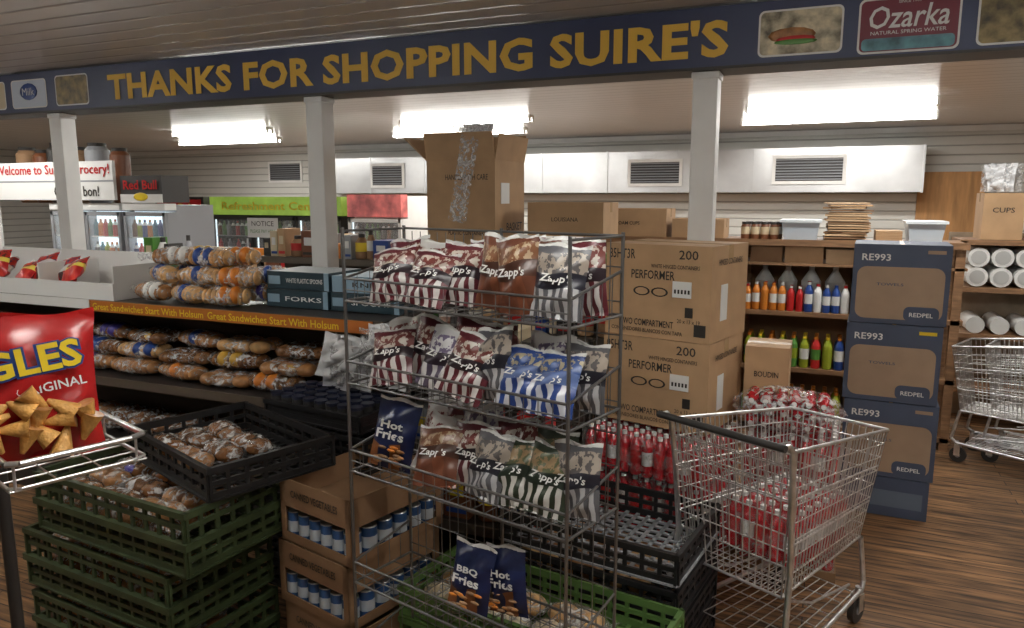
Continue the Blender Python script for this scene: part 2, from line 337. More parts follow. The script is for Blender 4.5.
# ------------------------------------------------------------ helpers for goods
def cartonbox(name,x0,x1,y0,y1,z0,z1,m=carton,prints=(),openflaps=False):
    """prints: list of (text,w,h,cx,cz,mat) relative to front face centre"""
    b=MB(name); b.box(x0,x1,y0,y1,z0,z1,m)
    cx=(x0+x1)/2; cz=(z0+z1)/2; cy=(y0+y1)/2; e=.0015
    if not openflaps:
        b.box(x0-e*.5,x1+e*.5,cy-.03,cy+.03,z1,z1+e,tape); b.box(x1,x1+e,cy-.03,cy+.03,z1-.07,z1+e,tape); b.box(x0-e,x0,cy-.03,cy+.03,z1-.07,z1+e,tape)
        b.box(x0+.002,x1-.002,cy-.003,cy+.003,z1+e,z1+e+.0005,carton2)
    else:
        h=.42*(y1-y0)
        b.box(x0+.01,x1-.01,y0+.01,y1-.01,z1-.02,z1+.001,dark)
        b.box(x0,x1,-.003,.003,0,h*.85,m,M=T(0,y0,z1)@RX(12)); b.box(x0,x1,-.003,.003,0,h*.9,m,M=T(0,y1,z1)@RX(-12))
        b.box(-.003,.003,y0,y1,0,h*1.1,carton_in,M=T(x0,0,z1)@RY(-48)); b.box(-.003,.003,y0,y1,0,h*.8,m,M=T(x1,0,z1)@RY(10))
    for p in prints:
        b.text(p[0],p[1],p[2],p[5] if len(p)>5 else ink,T(cx+p[3],y0-.002,cz+p[4])@FRONT,bold=.01)
    return b
# ------------------------------------------------------------ bread gondola
sh=mat('shelf_black',(.03,.025,.022),.4)
def gond(name,x0,x1,y0,y1,shelves,back=True):
    b=MB(name)
    b.box(x0,x1,y0+.05,y1-.05,0,.12,sh)
    for z in shelves:
        b.box(x0,x1,y0,y1,z-.03,z,sh); b.box(x0,x1,y0-.012,y0,z-.045,z+.005,mat('shelf_edge',(.12,.10,.08),.4,.3))
    if back: b.box(x0,x1,(y0+y1)/2-.02,(y0+y1)/2+.02,.12,shelves[-1]-.03,mat('pegboard',(.07,.05,.035),.7))
    for x in (x0,x1):
        b.box(x-.02,x+.02,y0+.04,y0+.08,.1,shelves[-1],sh); b.box(x-.02,x+.02,y1-.08,y1-.04,.1,shelves[-1],sh)
    return b
b=gond('bread_shelf',-6.2,-1.95,3.0,3.9,[.45,.84,1.30])
strip=mat('holsum_strip',(.42,.13,.025),.35)
b.box(-3.95,-2.0,2.98,2.987,1.24,1.303,strip)
b.text("Great Sandwiches Start With Holsum",.85,.04,ylw,T(-2.62,2.978,1.27)@FRONT,bold=.01); b.text("Great Sandwiches Start With Holsum",.85,.04,ylw,T(-3.5,2.978,1.27)@FRONT,bold=.01)
b.box(-6.2,-3.96,2.98,2.987,1.25,1.305,paper)
b.done()
LABM=[mat('purple_label',(.06,.04,.25),.3),blue,paper,orange,mat('gold_label',(.55,.33,.05),.3)]
def bunpack(b,x,y,z,nx,ny,r,m,rz=0,hz=.6,flm=True,lab=.35):
    M=T(x,y,z)@RZ(rz)
    for i in range(nx):
        for j in range(ny):
            b.ell(((i-(nx-1)/2)*r*1.75,(j-(ny-1)/2)*r*1.75,r*hz),(r,r,r*hz),m,M=M,nu=9,nv=6,j=.03)
    if flm:
        b.ell((0,0,r*hz*1.02),(nx*r*1.05,ny*r*1.05,r*hz*1.25),wrapf,M=M,nu=14,nv=7,j=.08)
        e=nx*r*1.0
        b.add([(e-.01,-.03,r*hz),(e-.01,.03,r*hz),(e+.045,.04,r*hz+.012),(e+.045,-.04,r*hz+.02),(e+.03,0,r*hz+.03)],[(0,1,2,4),(0,4,3)],wrapf,M=M)
        if R.random()<lab:
            q=R.choice(LABM); ox=R.uniform(-.5,.5)*r; b.ell((ox,-ny*r*.62,r*hz*1.15),(r*.8,r*.4,r*.42),q,M=M,nu=10,nv=6)
def loaf(b,x,y,z,L,r,m,lab,rz,flat=.8):
    M=T(x,y,z)@RZ(rz)
    N=9
    for k in range(N):
        t=(k+.5)/N*2-1; q=(1-abs(t)**3*.25)
        b.ell((t*L/2,0,0),(L/N*.62,r*q,r*flat*q),m,M=M,nu=10,nv=6)
    b.ell((0,0,0),(L*.58,r*1.10,r*flat*1.14),wrapf,M=M,nu=14,nv=7,j=.08)
    if lab:
        for s_ in (-1,0,1):
            if s_==0 or R.random()<.3: b.ell((s_*L*.25,-r*.25,r*.12),(L*.14,r*.84,r*flat),lab,M=M,nu=12,nv=8)
    b.lathe(0,0,0,[(r*.5,0),(.012,.05),(.03,.085)],[wrapf],8,M=M@T(-L*.53,0,0)@RY(-90))
b=MB('wrapped_bread_buns')
for lay in range(3):
    x=-5.6+.06*lay
    while x<-2.15:
        m=R.choice([bun,bund,bund,bun,bunl])
        if R.random()<.5: bunpack(b,x+R.uniform(-.03,.03),3.16+.03*lay,.845+.095*lay,3,2,.062,m,R.uniform(-14,14),lab=.4)
        else: loaf(b,x+R.uniform(-.02,.02),3.14+.03*lay,.895+.095*lay,.31,.085,m,R.choice([None,None]+LABM),R.uniform(-10,10),.55)
        x+=.36
b.done()
b=MB('wrapped_bread_loaves')
for k in range(12):
    x=-4.4+k*.19
    b.ell((x,3.22,.53),(.085,.15,.065),R.choice([bun,bund]),j=.04); b.ell((x,3.2,.53),(.09,.17,.07),wrapf,j=.05)
b.done()
b=MB('wrapped_bread_loaves')
for lay in range(3):
    for k in range(3):
        x=-3.56+k*.27+lay*.05
        if lay==2 and k==2: continue
        loaf(b,x,3.10+.04*lay,1.36+lay*.10,.25,.065,R.choice([bunl,bun]),R.choice(LABM[:3]) if k!=2 else LABM[3],R.uniform(-25,25))
        loaf(b,x+.08,3.30,1.36+lay*.10,.25,.065,R.choice([bunl,bun]),R.choice(LABM),R.uniform(-25,25))
b.done()
b=MB('candy_display_tray')
b.box(-5.4,-3.80,3.02,3.45,1.30,1.31,paper)
for q in ((-5.4,-3.80,3.02,3.03,1.31,1.40),(-5.4,-3.80,3.44,3.45,1.31,1.55),(-5.4,-5.39,3.03,3.44,1.31,1.5),(-3.81,-3.80,3.03,3.44,1.31,1.5),(-4.45,-4.44,3.03,3.44,1.31,1.5)): b.box(*q,paper)
redbag=bagmat('red_candy_bag',(.5,.02,.02),(.6,.05,.03),3,(.75,.6,.1),((.5,.03,.02),(.10,.03,.02)),.45,.6)
redbag2=bagmat('red_white_candy_bag',(.45,.02,.02),(.08,.03,.03),3,(.7,.7,.68),((.5,.03,.02),(.12,.05,.1)),.4,.6)
for k in range(9): b.bag(.17,.20,.07,(redbag,redbag2)[k%2],T(-5.2+k*.115,3.10+.06*(k%2),1.325+.03*(k%3))@RZ(R.uniform(-20,20))@RX(90-38+R.uniform(-10,10))@RZ(R.uniform(-35,35)))
b.done()
pb=mat('pale_blue_box',(.22,.33,.42),.5); cut=mat('dark_teal_box',(.02,.045,.06),.4)
for (x0,x1,z0,z1,m,t,tm) in ((-2.83,-2.42,1.305,1.40,cut,"FORKS",paper),(-2.40,-1.98,1.305,1.40,cut,"SPOONS",paper),(-2.82,-2.41,1.405,1.50,cut,"WHITE PLASTIC SPOONS",paper),(-2.39,-1.99,1.405,1.49,pb,"KNIVES",ink)):
    b=MB('cutlery_box'); b.box(x0,x1,3.2,3.5,z0,z1,m); b.box(x0+.01,x0+.09,3.198,3.2,z0+.025,z1-.025,pb); b.box(x1-.03,x1,3.197,3.2,z0,z1,pb); b.text(t,.24,.025,tm,T(x0+.25,3.197,(z0+z1)/2)@FRONT,bold=.01); b.done(bevel=.002)
# ------------------------------------------------------------ second shelving run with clutter
b=gond('grocery_shelf',-4.3,-1.25,4.75,5.5,[.5,.95,1.42],True); b.done()
b=gond('grocery_shelf',-1.88,-1.16,3.0,3.9,[.35,.72,1.12],True)
b.done()
def clutter(name,x0,x1,y,z,n,hmin,hmax,mats=COL,dep=.2):
    b=MB(name); x=x0
    while x<x1-.05:
        w=R.uniform(.07,.16); h=R.uniform(hmin,hmax); m=R.choice(mats)
        if R.random()<.6:
            b.box(x,x+w-.008,y,y+dep,z,z+h,m); b.box(x+w*.2,x+w*.8-.008,y-.002,y,z+h*.45,z+h*.75,R.choice([paper,ylw,cream])); b.box(x+w*.1,x+w*.85,y-.002,y,z+h*.1,z+h*.2,R.choice([ink,red,blue]))
        else:
            r=min(w/2-.006,.06); b.lathe(x+w/2,y+r,z,[(r*.9,0),(r,.01),(r,h*.3),(r,h*.65),(r*.5,h*.85),(r*.5,h)],[m,m,R.choice([paper,ylw,red]),m,dark],10)
        x+=w
    return b.done()
DK=[dark,brown,carton2,red,grey,cream,dark]
clutter('boxed_groceries',-1.86,-1.18,3.04,1.122,6,.12,.22,DK)
clutter('boxed_groceries',-1.86,-1.18,3.04,.722,6,.15,.3,DK)
clutter('boxed_groceries',-1.86,-1.18,3.04,.352,6,.15,.3,[blue,dark,paper,brown])
clutter('boxed_groceries',-4.25,-1.3,4.8,.952,6,.15,.38)
clutter('boxed_groceries',-4.25,-2.85,4.8,1.422,6,.10,.25)
clutter('boxed_groceries',-1.98,-1.3,4.8,1.422,6,.08,.16)
b=MB('checkout_counter'); b.box(-7.0,-4.45,5.9,6.6,0,1.05,wood); b.box(-7.05,-4.4,5.85,6.65,1.05,1.1,white); b.done(bevel=.004)
b=MB('magazine_rack'); 
for k in range(9):
    for j in range(2): b.box(-6.2+k*.19,-6.03+k*.19,5.95+.04*j,5.97+.04*j,1.102+.12*j,1.26+.12*j,R.choice(COL+[paper,paper,cream]))
b.box(-6.25,-4.5,6.08,6.12,1.1,1.35,dark)
b.done()
for (x0,x1,y,z0,z1) in ((-4.75,-4.42,6.2,1.1,1.52),(-5.1,-4.8,6.2,1.1,1.42)):
    cartonbox('cardboard_box',x0,x1,y,y+.3,z0,z1).done()
clutter('boxed_groceries',-7.0,-6.3,6.0,1.102,5,.2,.4,[paper,grey,dark,green])
b=cartonbox('open_cardboard_box',-2.74,-2.19,4.85,5.4,1.42,2.16,carton,[("HANDLE WITH CARE",.34,.04,.05,.25),("PLASTIC CONTAINERS",.3,.03,.05,-.15)],openflaps=True)
b.box(-2.189,-2.185,4.95,5.1,1.85,2.0,paper); b.text("BASKET",.3,.06,ink,T(-2.187,5.2,1.68)@RZ(90)@FRONT,bold=.01)
b.bag(.14,.62,.05,wrapf,T(-2.47,4.80,1.72)@RZ(8)@RX(90)@RZ(-10),crease=.02)
for k in range(5): b.bag(.22,.34,.12,(wrapf,poly)[k==2],T(-2.46+R.uniform(-.1,.1),4.9+R.uniform(0,.25),2.10)@RZ(R.uniform(-50,50))@RX(90+R.uniform(-20,20)),crease=.03)
b.done()
cartonbox('cardboard_box',-2.02,-1.45,5.05,5.45,1.62,1.86,carton,[("LOUISIANA",.2,.03,0,0)]).done()
# ------------------------------------------------------------ foam container boxes (big pair) on drink pallet
def perf(z0,z1,dx,rz):
    H=z1-z0
    b=cartonbox('container_box',-.58,0,0,.46,z0,z1,carton,[("85HT3R",.15,.05,-.195,H/2-.05),("200",.10,.045,.17,H/2-.045),("PERFORMER",.24,.045,-.02,.085),("WHITE HINGED CONTAINERS",.26,.02,.1,.13),("TWO COMPARTMENT",.30,.034,-.05,-H/2+.075),("CONTENEDORES BLANCOS CON TAPA",.40,.02,-.05,-H/2+.035),("20 x 13 x 19",.12,.02,.18,-H/2+.1)])
    for k in (-1,1):
        for t in range(14):
            a0=t/14*math.pi*2;a1=(t+1)/14*math.pi*2
            b.quad(*[(-.32+k*.05+r*math.cos(a),-.0025,(z0+z1)/2+r*.5*math.sin(a)) for r,a in ((.047,a0),(.047,a1),(.036,a1),(.036,a0))],ink)
    b.box(-.20,-.10,-.003,0,(z0+z1)/2-.02,(z0+z1)/2+.06,paper)
    for k in range(5): b.box(-.19+k*.018,-.18+k*.018,-.004,-.003,(z0+z1)/2,(z0+z1)/2+.02,ink)
    b.text("HINGED CONTAINERS",.3,.03,ink,T(.002,.23,z1-.08)@RZ(90)@FRONT,bold=.01); b.box(0,.003,.12,.2,z0+.1,z0+.28,paper)
    b.box(-.13,-.09,-.003,0,z0+.12,z0+.17,ink); b.box(-.08,-.02,-.003,0,z0+.03,z0+.09,ink)
    return b.done((-.49+dx,3.6,0),rz)
perf(.735,1.19,0.0,-13); perf(1.193,1.665,-.005,-15)
def bottle(b,x,y,z,m,lab,cap,s=1,n=8,M=None):
    b.lathe(x,y,z,[(.026*s,0),(.031*s,.008*s),(.031*s,.06*s),(.031*s,.13*s),(.028*s,.155*s),(.012*s,.19*s),(.013*s,.195*s),(.013*s,.212*s)],[m,m,lab,m,m,m,cap],n,M=M)
def packs(b,x0,nx,y0,ny,z0,nl,M=None,m=redb):
    for l in range(nl):
        for i in range(nx):
            for j in range(ny): bottle(b,x0+i*.066,y0+j*.066,z0+l*.226,m,(red,paper,red)[(i+l)%3],paper if m is redb else blue,1.02,8,M)
        b.box(x0-.035,x0+nx*.066-.03,y0-.036,y0+ny*.066-.03,z0+l*.226+.001,z0+l*.226+.215,wrapt,M=M)
b=MB('red_drink_bottle_packs')
A=T(-.49,3.55,0)@RZ(-14)
packs(b,-.60,10,-.06,8,.05,3,A)
b.box(-.63,.03,-.09,.5,0,.05,carton2,M=A)
b.done()
b=MB('red_drink_bottle_packs')
b.box(-.34,.14,3.78,4.25,0,.05,carton2)
packs(b,-.30,7,3.82,7,.05,3)
b.done()
cartonbox('cardboard_box',-.36,-.14,3.98,4.24,.74,1.13,carton,[("BOUDIN",.12,.03,0,.05),("KEEP COOL",.14,.02,0,-.05)]).done()
b=MB('plastic_wrapped_pack')
for k in range(6):
    for l in range(3):
        b.lathe(0,0,0,[(.026,0),(.032,.01),(.032,.12),(.012,.17),(.013,.19)],[redb,redb,redb,redb,paper],10,M=T(-.30+k*.067+.02*(l%2),3.965,.778+l*.058)@RX(90))
b.ell((-.13,3.87,.84),(.27,.12,.115),wrapf,nu=18,nv=10,j=.06)
b.done()
# ------------------------------------------------------------ shopping cart
def cart(name,loc,rz,hm=dark,sc=1,extra=None):
    b=MB(name)
    w0,w1=.27,.225
    TR=[(-w0,0,1.0),(w0,0,1.0)]; TF=[(-w1,.88,.89),(w1,.88,.89)]
    BR=[(-.225,.06,.40),(.225,.06,.40)]; BF=[(-.175,.80,.40),(.175,.80,.40)]
    g=.0031
    b.grid(TR[0],TF[0],BF[0],BR[0],28,8,g,chrome); b.grid(TR[1],TF[1],BF[1],BR[1],28,8,g,chrome)
    b.grid(TF[0],TF[1],BF[1],BF[0],15,8,g,chrome); b.grid(TR[0],TR[1],BR[1],BR[0],16,9,g,chrome); b.grid(BR[0],BR[1],BF[1],BF[0],14,10,g,chrome)
    b.wire([TR[0],TF[0],TF[1],TR[1]],.008,chrome,8); b.wire([TR[0],TR[1]],.007,chrome,8)
    b.wire([BR[0],BF[0],BF[1],BR[1]],.006,chrome,8,True)
    for t in (.33,.66):
        for s in (0,1): b.wire([Vector(TR[s]).lerp(Vector(BR[s]),t),Vector(TF[s]).lerp(Vector(BF[s]),t)],.0045,chrome,6)
    b.grid((-w0+.02,.05,.97),(w0-.02,.05,.97),(.20,.17,.74),(-.20,.17,.74),14,4,g,chrome); b.wire([(-w0+.02,.05,.97),(w0-.02,.05,.97),(.2,.17,.74),(-.2,.17,.74)],.004,chrome,6,True)
    b.cyl((-w0-.01,-.07,1.03),(w0+.01,-.07,1.03),.014,hm,10)
    for s in (-1,1):
        b.wire([(s*w0,-.07,1.03),(s*w0,-.03,1.03),(s*w0,.0,1.0)],.010,chrome,8)
        b.wire([(s*w0,.0,1.0),(s*.262,.03,.80),(s*.255,.06,.50),(s*.27,.02,.30),(s*.275,.0,.17)],.012,chrome,8)
        b.wire([(s*.275,.0,.17),(s*.27,.1,.14),(s*.20,.80,.15),(s*.19,.84,.18),(s*.18,.80,.40)],.011,chrome,8)
        b.wire([(s*.255,.06,.40),(s*.20,.35,.26),(s*.19,.70,.21)],.006,chrome,6)
        for (x,y) in ((s*.275,.01),(s*.19,.80)):
            b.cyl((x,y,.165),(x,y,.135),.016,chrome,8)
            for e in (-.02,.02): b.box(x+e-.002,x+e+.002,y-.03,y+.01,.055,.14,chrome)
            b.cyl((x-.013,y-.015,.06),(x+.013,y-.015,.06),.058,dark,16); b.cyl((x-.016,y-.015,.06),(x+.016,y-.015,.06),.02,grey,10)
    b.grid((-.24,.1,.16),(.24,.1,.16),(.19,.74,.16),(-.19,.74,.16),10,5,g,chrome)
    return b.done(loc,rz,sc=sc)
cart('shopping_cart',(-.305,2.84,0),-27)
b=MB('red_drink_bottle_packs'); 
packs(b,-.13,5,.28,7,.42,1,m=redb)
b.done((-.305,2.84,0),-27)
for k in range(2): cart('shopping_cart',(1.72+.22*k,5.85+.12*k,0),66+2*k,sc=.95)
# ------------------------------------------------------------ chip rack
rk=(-1.459,2.02,0); RKZ=-14; W=.88; D=.28
tiers=[1.56,1.28,.97,.56]
b=MB('wire_chip_rack')
for x in (0,W*.5,W):
    for y in (0,D):
        if x==W*.5 and y==0: continue
        b.cyl((x,y,.02),(x,y,1.80),.006,dwire,6)
for z in tiers+[.24]:
    b.grid((0,0,z),(W,0,z),(W,D,z),(0,D,z),18,3,.002,dwire)
    b.wire([(0,0,z),(W,0,z),(W,D,z),(0,D,z)],.0045,dwire,6,True)
    b.wire([(0,D,z+.13),(0,-.0,z+.075),(W,-.0,z+.075),(W,D,z+.13)],.0045,dwire,6)
    b.wire([(0,0,z+.038),(W,0,z+.038)],.0025,dwire,6)
    for i in range(19): b.cyl((W*i/18,0,z),(W*i/18,0,z+.075),.0019,dwire,4,cap=False)
    for i in range(1,5):
        for x in (0,W): b.cyl((x,D*i/5,z),(x,D*i/5,z+.075+.055*i/5),.0018,dwire,4,cap=False)
for i in range(23): b.cyl((W*i/22,D,.06),(W*i/22,D,1.78),.0021,dwire,4,cap=False)
for z in [.2+.10*k for k in range(16)]: b.cyl((0,D,z),(W,D,z),.0022,dwire,4,cap=False)
b.wire([(0,0,1.79),(0,D,1.79),(W,D,1.79),(W,0,1.79)],.0045,dwire,6)
b.done(rk,RKZ)
zm=bagmat('chip_maroon',(.11,.020,.028),(.56,.54,.52),5,(.025,.015,.02),((.16,.040,.035),(.50,.44,.38)),.42,.60)
zm2=bagmat('chip_red_stripe',(.19,.025,.035),(.58,.56,.54),4,(.04,.02,.02),((.54,.50,.46),(.20,.05,.045)),.38,.58,top=(.56,.54,.52))
zb=bagmat('chip_brown',(.13,.045,.025),(.18,.06,.03),2,(.07,.03,.02),((.20,.085,.04),(.42,.31,.20)),.45,.66)
zg=bagmat('chip_green',(.03,.04,.025),(.52,.50,.47),5,(.02,.03,.02),((.25,.17,.09),(.09,.10,.05)),.42,.60)
zw=bagmat('chip_white',(.58,.58,.58),(.10,.08,.12),4,(.03,.02,.03),((.58,.58,.58),(.15,.12,.2)),.38,.58)
zk=bagmat('chip_grey',(.10,.10,.11),(.45,.45,.46),6,(.02,.02,.03),((.35,.30,.25),(.10,.09,.09)),.40,.60)
zbl=bagmat('chip_blue',(.02,.05,.20),(.52,.53,.57),4,(.10,.15,.32),((.03,.07,.22),(.35,.30,.2)),.45,.66)
zh=bagmat('fries_blue',(.010,.016,.06),(.25,.09,.03),2,(.012,.02,.08),((.010,.016,.06),(.012,.02,.07)),.36,.66,ps=6)
b=MB('chip_bags')
def zbag(x,y,z,rz,tilt,roll,m,name,w=.165,h=.235,tc=paper):
    tilt+=R.uniform(-4,4); roll+=R.uniform(-6,6); rz+=R.uniform(-6,6)
    M=T(x,y,z)@RZ(rz)@RX(90+tilt)@Matrix.Rotation(rad(roll),4,'Z')
    b.bag(w,h,.07,m,M,crease=.010)
    if m is zh:
        for k in range(14): 
            a=R.uniform(-1,1); b.ell((R.uniform(-.05,.05),h*.22+R.uniform(-.03,.03),.036),(.017,.006,.005),R.choice([orange,bun,carton2]),M=M,nu=8,nv=4)
        a,c=name.split(); b.text(a,w*.5,h*.11,tc,M@T(0,h*.64,.043),bold=.03); b.text(c,w*.62,h*.13,tc,M@T(0,h*.50,.044),bold=.03)
    else: b.text(name,w*.60,h*.14,tc,M@T(0,h*.52,.042),bold=.02,shear=.15)
def tier(z,spec):
    for (x,y,rz,ti,ro,m,nm,w,h) in spec: zbag(x,y,z+.012,rz,ti,ro,m,nm,w,h)
Z="Zapp's"
tier(1.55,[(.12,.19,8,-12,5,zm,Z,.17,.20),(.24,.17,12,-14,-8,zm2,Z,.17,.20),(.36,.14,14,-16,-10,zm,Z,.16,.20),(.14,.07,5,-30,12,zm,Z,.17,.19),(.28,.06,8,-32,-6,zm,Z,.17,.19),(.53,.13,0,-8,-3,zb,Z,.155,.225),(.65,.10,4,-9,2,zb,Z,.155,.23),(.77,.10,8,-8,-4,zk,Z,.16,.21),(.59,.21,0,-5,4,zm,Z,.165,.22),(.72,.22,4,-6,2,zb,Z,.165,.22),(.81,.2,4,-6,2,zm,Z,.14,.22),(.44,.21,4,-6,2,zm,Z,.16,.21)])
tier(1.27,[(.10,.19,10,-14,8,zm2,Z,.165,.21),(.20,.16,14,-16,-10,zm,Z,.175,.22),(.14,.06,10,-30,14,zm,Z,.165,.2),(.30,.10,14,-24,-6,zw,Z,.17,.21),(.34,.19,6,-12,-6,zm,Z,.165,.23),(.42,.07,16,-22,-14,zm,Z,.17,.21),(.52,.13,-6,-10,5,zk,Z,.16,.22),(.50,.21,-6,-6,5,zm,Z,.16,.22),(.64,.09,4,-24,-6,zbl,Z,.17,.19),(.76,.08,-8,-26,9,zbl,Z,.17,.19),(.80,.19,2,-10,-3,zk,Z,.165,.20),(.68,.2,2,-10,5,zw,Z,.165,.21)])
tier(.96,[(.09,.09,18,-10,-12,zh,"Hot Fries",.165,.245),(.25,.12,6,-18,-10,zm2,Z,.165,.21),(.33,.06,10,-26,8,zb,Z,.165,.20),(.42,.13,10,-18,-8,zm,Z,.165,.21),(.42,.21,2,-8,3,zw,Z,.165,.26),(.51,.08,-5,-18,-7,zk,Z,.165,.21),(.61,.08,4,-22,6,zg,Z,.165,.21),(.72,.09,8,-20,-8,zg,Z,.165,.21),(.82,.14,2,-10,4,zk,Z,.16,.22),(.58,.2,2,-8,4,zm,Z,.16,.23),(.70,.2,2,-8,-4,zg,Z,.16,.23),(.30,.21,2,-8,-4,zm,Z,.16,.23),(.18,.21,2,-8,-4,zm2,Z,.16,.22)])
tier(.55,[(.44,.09,12,-14,-6,zh,"BBQ Fries",.155,.225),(.56,.16,6,-8,6,zh,"Hot Fries",.15,.225)])
b.done(rk,RKZ)
# ------------------------------------------------------------ corn snack bag + chrome tray
b=MB('wire_snack_stand'); A=T(-1.42,1.02,0)@RZ(-18)
for (r,z) in ((.0035,1.335),(.0065,1.385)):
    b.wire([(.02,-.14,z),(.035,-.12,z),(.035,.09,z),(.02,.12,z),(-.45,.12,z),(-.5,.10,z),(-.5,-.14,z)],r,chrome,8,True,M=A)
b.grid((.03,-.14,1.33),(.03,.12,1.33),(-.5,.12,1.33),(-.5,-.14,1.33),3,8,.0025,chrome,M=A)
for p in ((.03,-.13),(.03,.10),(-.45,.12),(-.5,-.14),(-.2,.12)): b.cyl((p[0],p[1],1.33),(p[0],p[1],1.385),.003,chrome,M=A)
b.cyl((-.62,.0,0),(-.62,.0,1.7),.016,dark,M=A); b.cyl((-.62,0,0),(-.62,0,.02),.2,dark,20,M=A)
b.cyl((-.62,.0,1.33),(-.5,.0,1.33),.01,chrome,M=A)
b.done()
b=MB('corn_snack_bag'); bm=mat('corn_snack_red',(.38,.012,.012),.22,noise=.25,nscale=10)
M=T(-1.575,1.03,1.325)@RZ(math.degrees(math.atan2(-1.03,1.56))+90)@RX(90-4)
b.bag(.27,.325,.10,bm,M,nx=14,ny=16,crease=.009)
b.text("BUGLES",.30,.068,blue,M@T(-.045,.222,.0585)@RZ(7),bold=.09); b.text("BUGLES",.29,.060,ylw,M@T(-.045,.223,.0605)@RZ(7),bold=.03); b.text("ORIGINAL",.13,.02,paper,M@T(.04,.170,.0585)@RZ(7),bold=.01)
corn=mat('corn_snack',(.60,.31,.08),.55,noise=.35,nscale=30,bump=.4,bscale=60)
for k in range(17):
    cx=-.105+.040*(k%6)+R.uniform(-.012,.012); cy=.055+.036*(k//6)+R.uniform(-.01,.01)+.01*(k%2); a=R.uniform(0,6.28)
    b.cyl((cx-.032*math.cos(a),cy-.032*math.sin(a),.042),(cx+.030*math.cos(a),cy+.030*math.sin(a),.052),.005,corn,12,r1=.024,M=M,capm=bun)
b.ell((-.08,.29,.03),(.035,.02,.006),blue,M=M)
b.done()
# ------------------------------------------------------------ crates
def tray(name,x0,x1,y0,y1,z0,h,m,floorm=None,rails=1):
    b=MB(name); t=.012
    def wall(ax,p,a0,a1):
        rs=[(z0,z0+.03),(z0+h-.03,z0+h)]+[(z0+h*(k+1)/(rails+1)-.009,z0+h*(k+1)/(rails+1)+.009) for k in range(rails)]
        for (q0,q1) in rs:
            if ax=='y': b.box(a0,a1,p,p+t,q0,q1,m)
            else: b.box(p,p+t,a0,a1,q0,q1,m)
        k=max(4,int((a1-a0)/.07))
        for i in range(k+1):
            c=a0+(a1-a0)*i/k
            if ax=='y': b.box(c-.008,c+.008,p+.001,p+t-.001,z0,z0+h,m)
            else: b.box(p+.001,p+t-.001,c-.008,c+.008,z0,z0+h,m)
    wall('y',y0,x0,x1); wall('y',y1-t,x0,x1); wall('x',x0,y0,y1); wall('x',x1-t,y0,y1)
    b.box(x0-.008,x1+.008,y0-.008,y0,z0+h-.022,z0+h,m); b.box(x0-.008,x0,y0,y1,z0+h-.022,z0+h,m); b.box(x1,x1+.008,y0,y1,z0+h-.022,z0+h,m)
    if rails>1: b.box(x0-.014,x1+.014,y0-.014,y0,z0+h*.5-.018,z0+h*.5+.01,m); b.box(x1,x1+.014,y0,y1,z0+h*.5-.018,z0+h*.5+.01,m)
    fmm=floorm or m
    k=int((x1-x0)/.05)
    for i in range(k+1): b.box(x0+(x1-x0)*i/k-.008,x0+(x1-x0)*i/k+.008,y0,y1,z0,z0+.008,fmm)
    k=int((y1-y0)/.05)
    for i in range(k+1): b.box(x0,x1,y0+(y1-y0)*i/k-.008,y0+(y1-y0)*i/k+.008,z0,z0+.008,fmm)
    return b
def filltray(b,x0,x1,y0,y1,z,r,mats,wr=True,lay=1,lab=.08):
    for l in range(lay):
        y=y0+r*1.2
        while y<y1-r:
            x=x0+r*2
            while x<x1-r*2:
                bunpack(b,x,y,z+l*r*1.1,2,1,r,R.choice(mats),R.uniform(-8,8),flm=wr,lab=lab)
                x+=r*4
            y+=r*2.1
GP=(-2.03,1.82,0); GR=-5
for i,(z,dx,dy) in enumerate(((.0,-.10,.0),(.275,-.12,.0),(.55,0,0))):
    b=tray('bread_crate',-.90+dx,dx,dy,.50+dy,z,.245,greenp,rails=3); o=b.done(GP,GR)
    b=MB('bread_bags'); filltray(b,-.88+dx,dx-.03,dy+.03,.47+dy,z+.06,.06,[bund,bun,bund],True,2); b.done(GP,GR)
TP=(-2.01,1.92,0)
b=tray('bread_tray',-.74,0,0,.53,.80,.13,blackp); b.done(TP,-20)
b=MB('bread_bags'); filltray(b,-.72,-.03,.03,.51,.815,.060,[bun,bun,bund],True,1,.2); b.done(TP,-20)
for z in (.0,.145,.29,.435,.58,.725):
    b=tray('bread_tray',-.66,0,0,.33,z,.13,blackp); b.done((-1.80,2.60,0),-8)
for z in (.0,.15,.30,.45):
    b=tray('bread_tray',-.78,0,0,.55,z,.13,blackp,grey if z==.45 else None); b.done((-.44,2.62,0),-8)
    if z<.4:
        b=MB('bread_bags'); filltray(b,-.75,-.03,.03,.50,z+.035,.052,[bunl,bun],False); b.done((-.44,2.62,0),-8)
lg=mat('light_green_plastic',(.10,.19,.05),.5)
for z in (.0,.15,.28):
    b=tray('bread_crate',-1.0,0,0,.40,z,.125,lg); b.done((-.46,2.16,0),-8)
    b=MB('bread_bags'); filltray(b,-.97,-.03,.03,.38,z+.03,.062,[bunl,bunl,cream],True); b.done((-.46,2.16,0),-8)
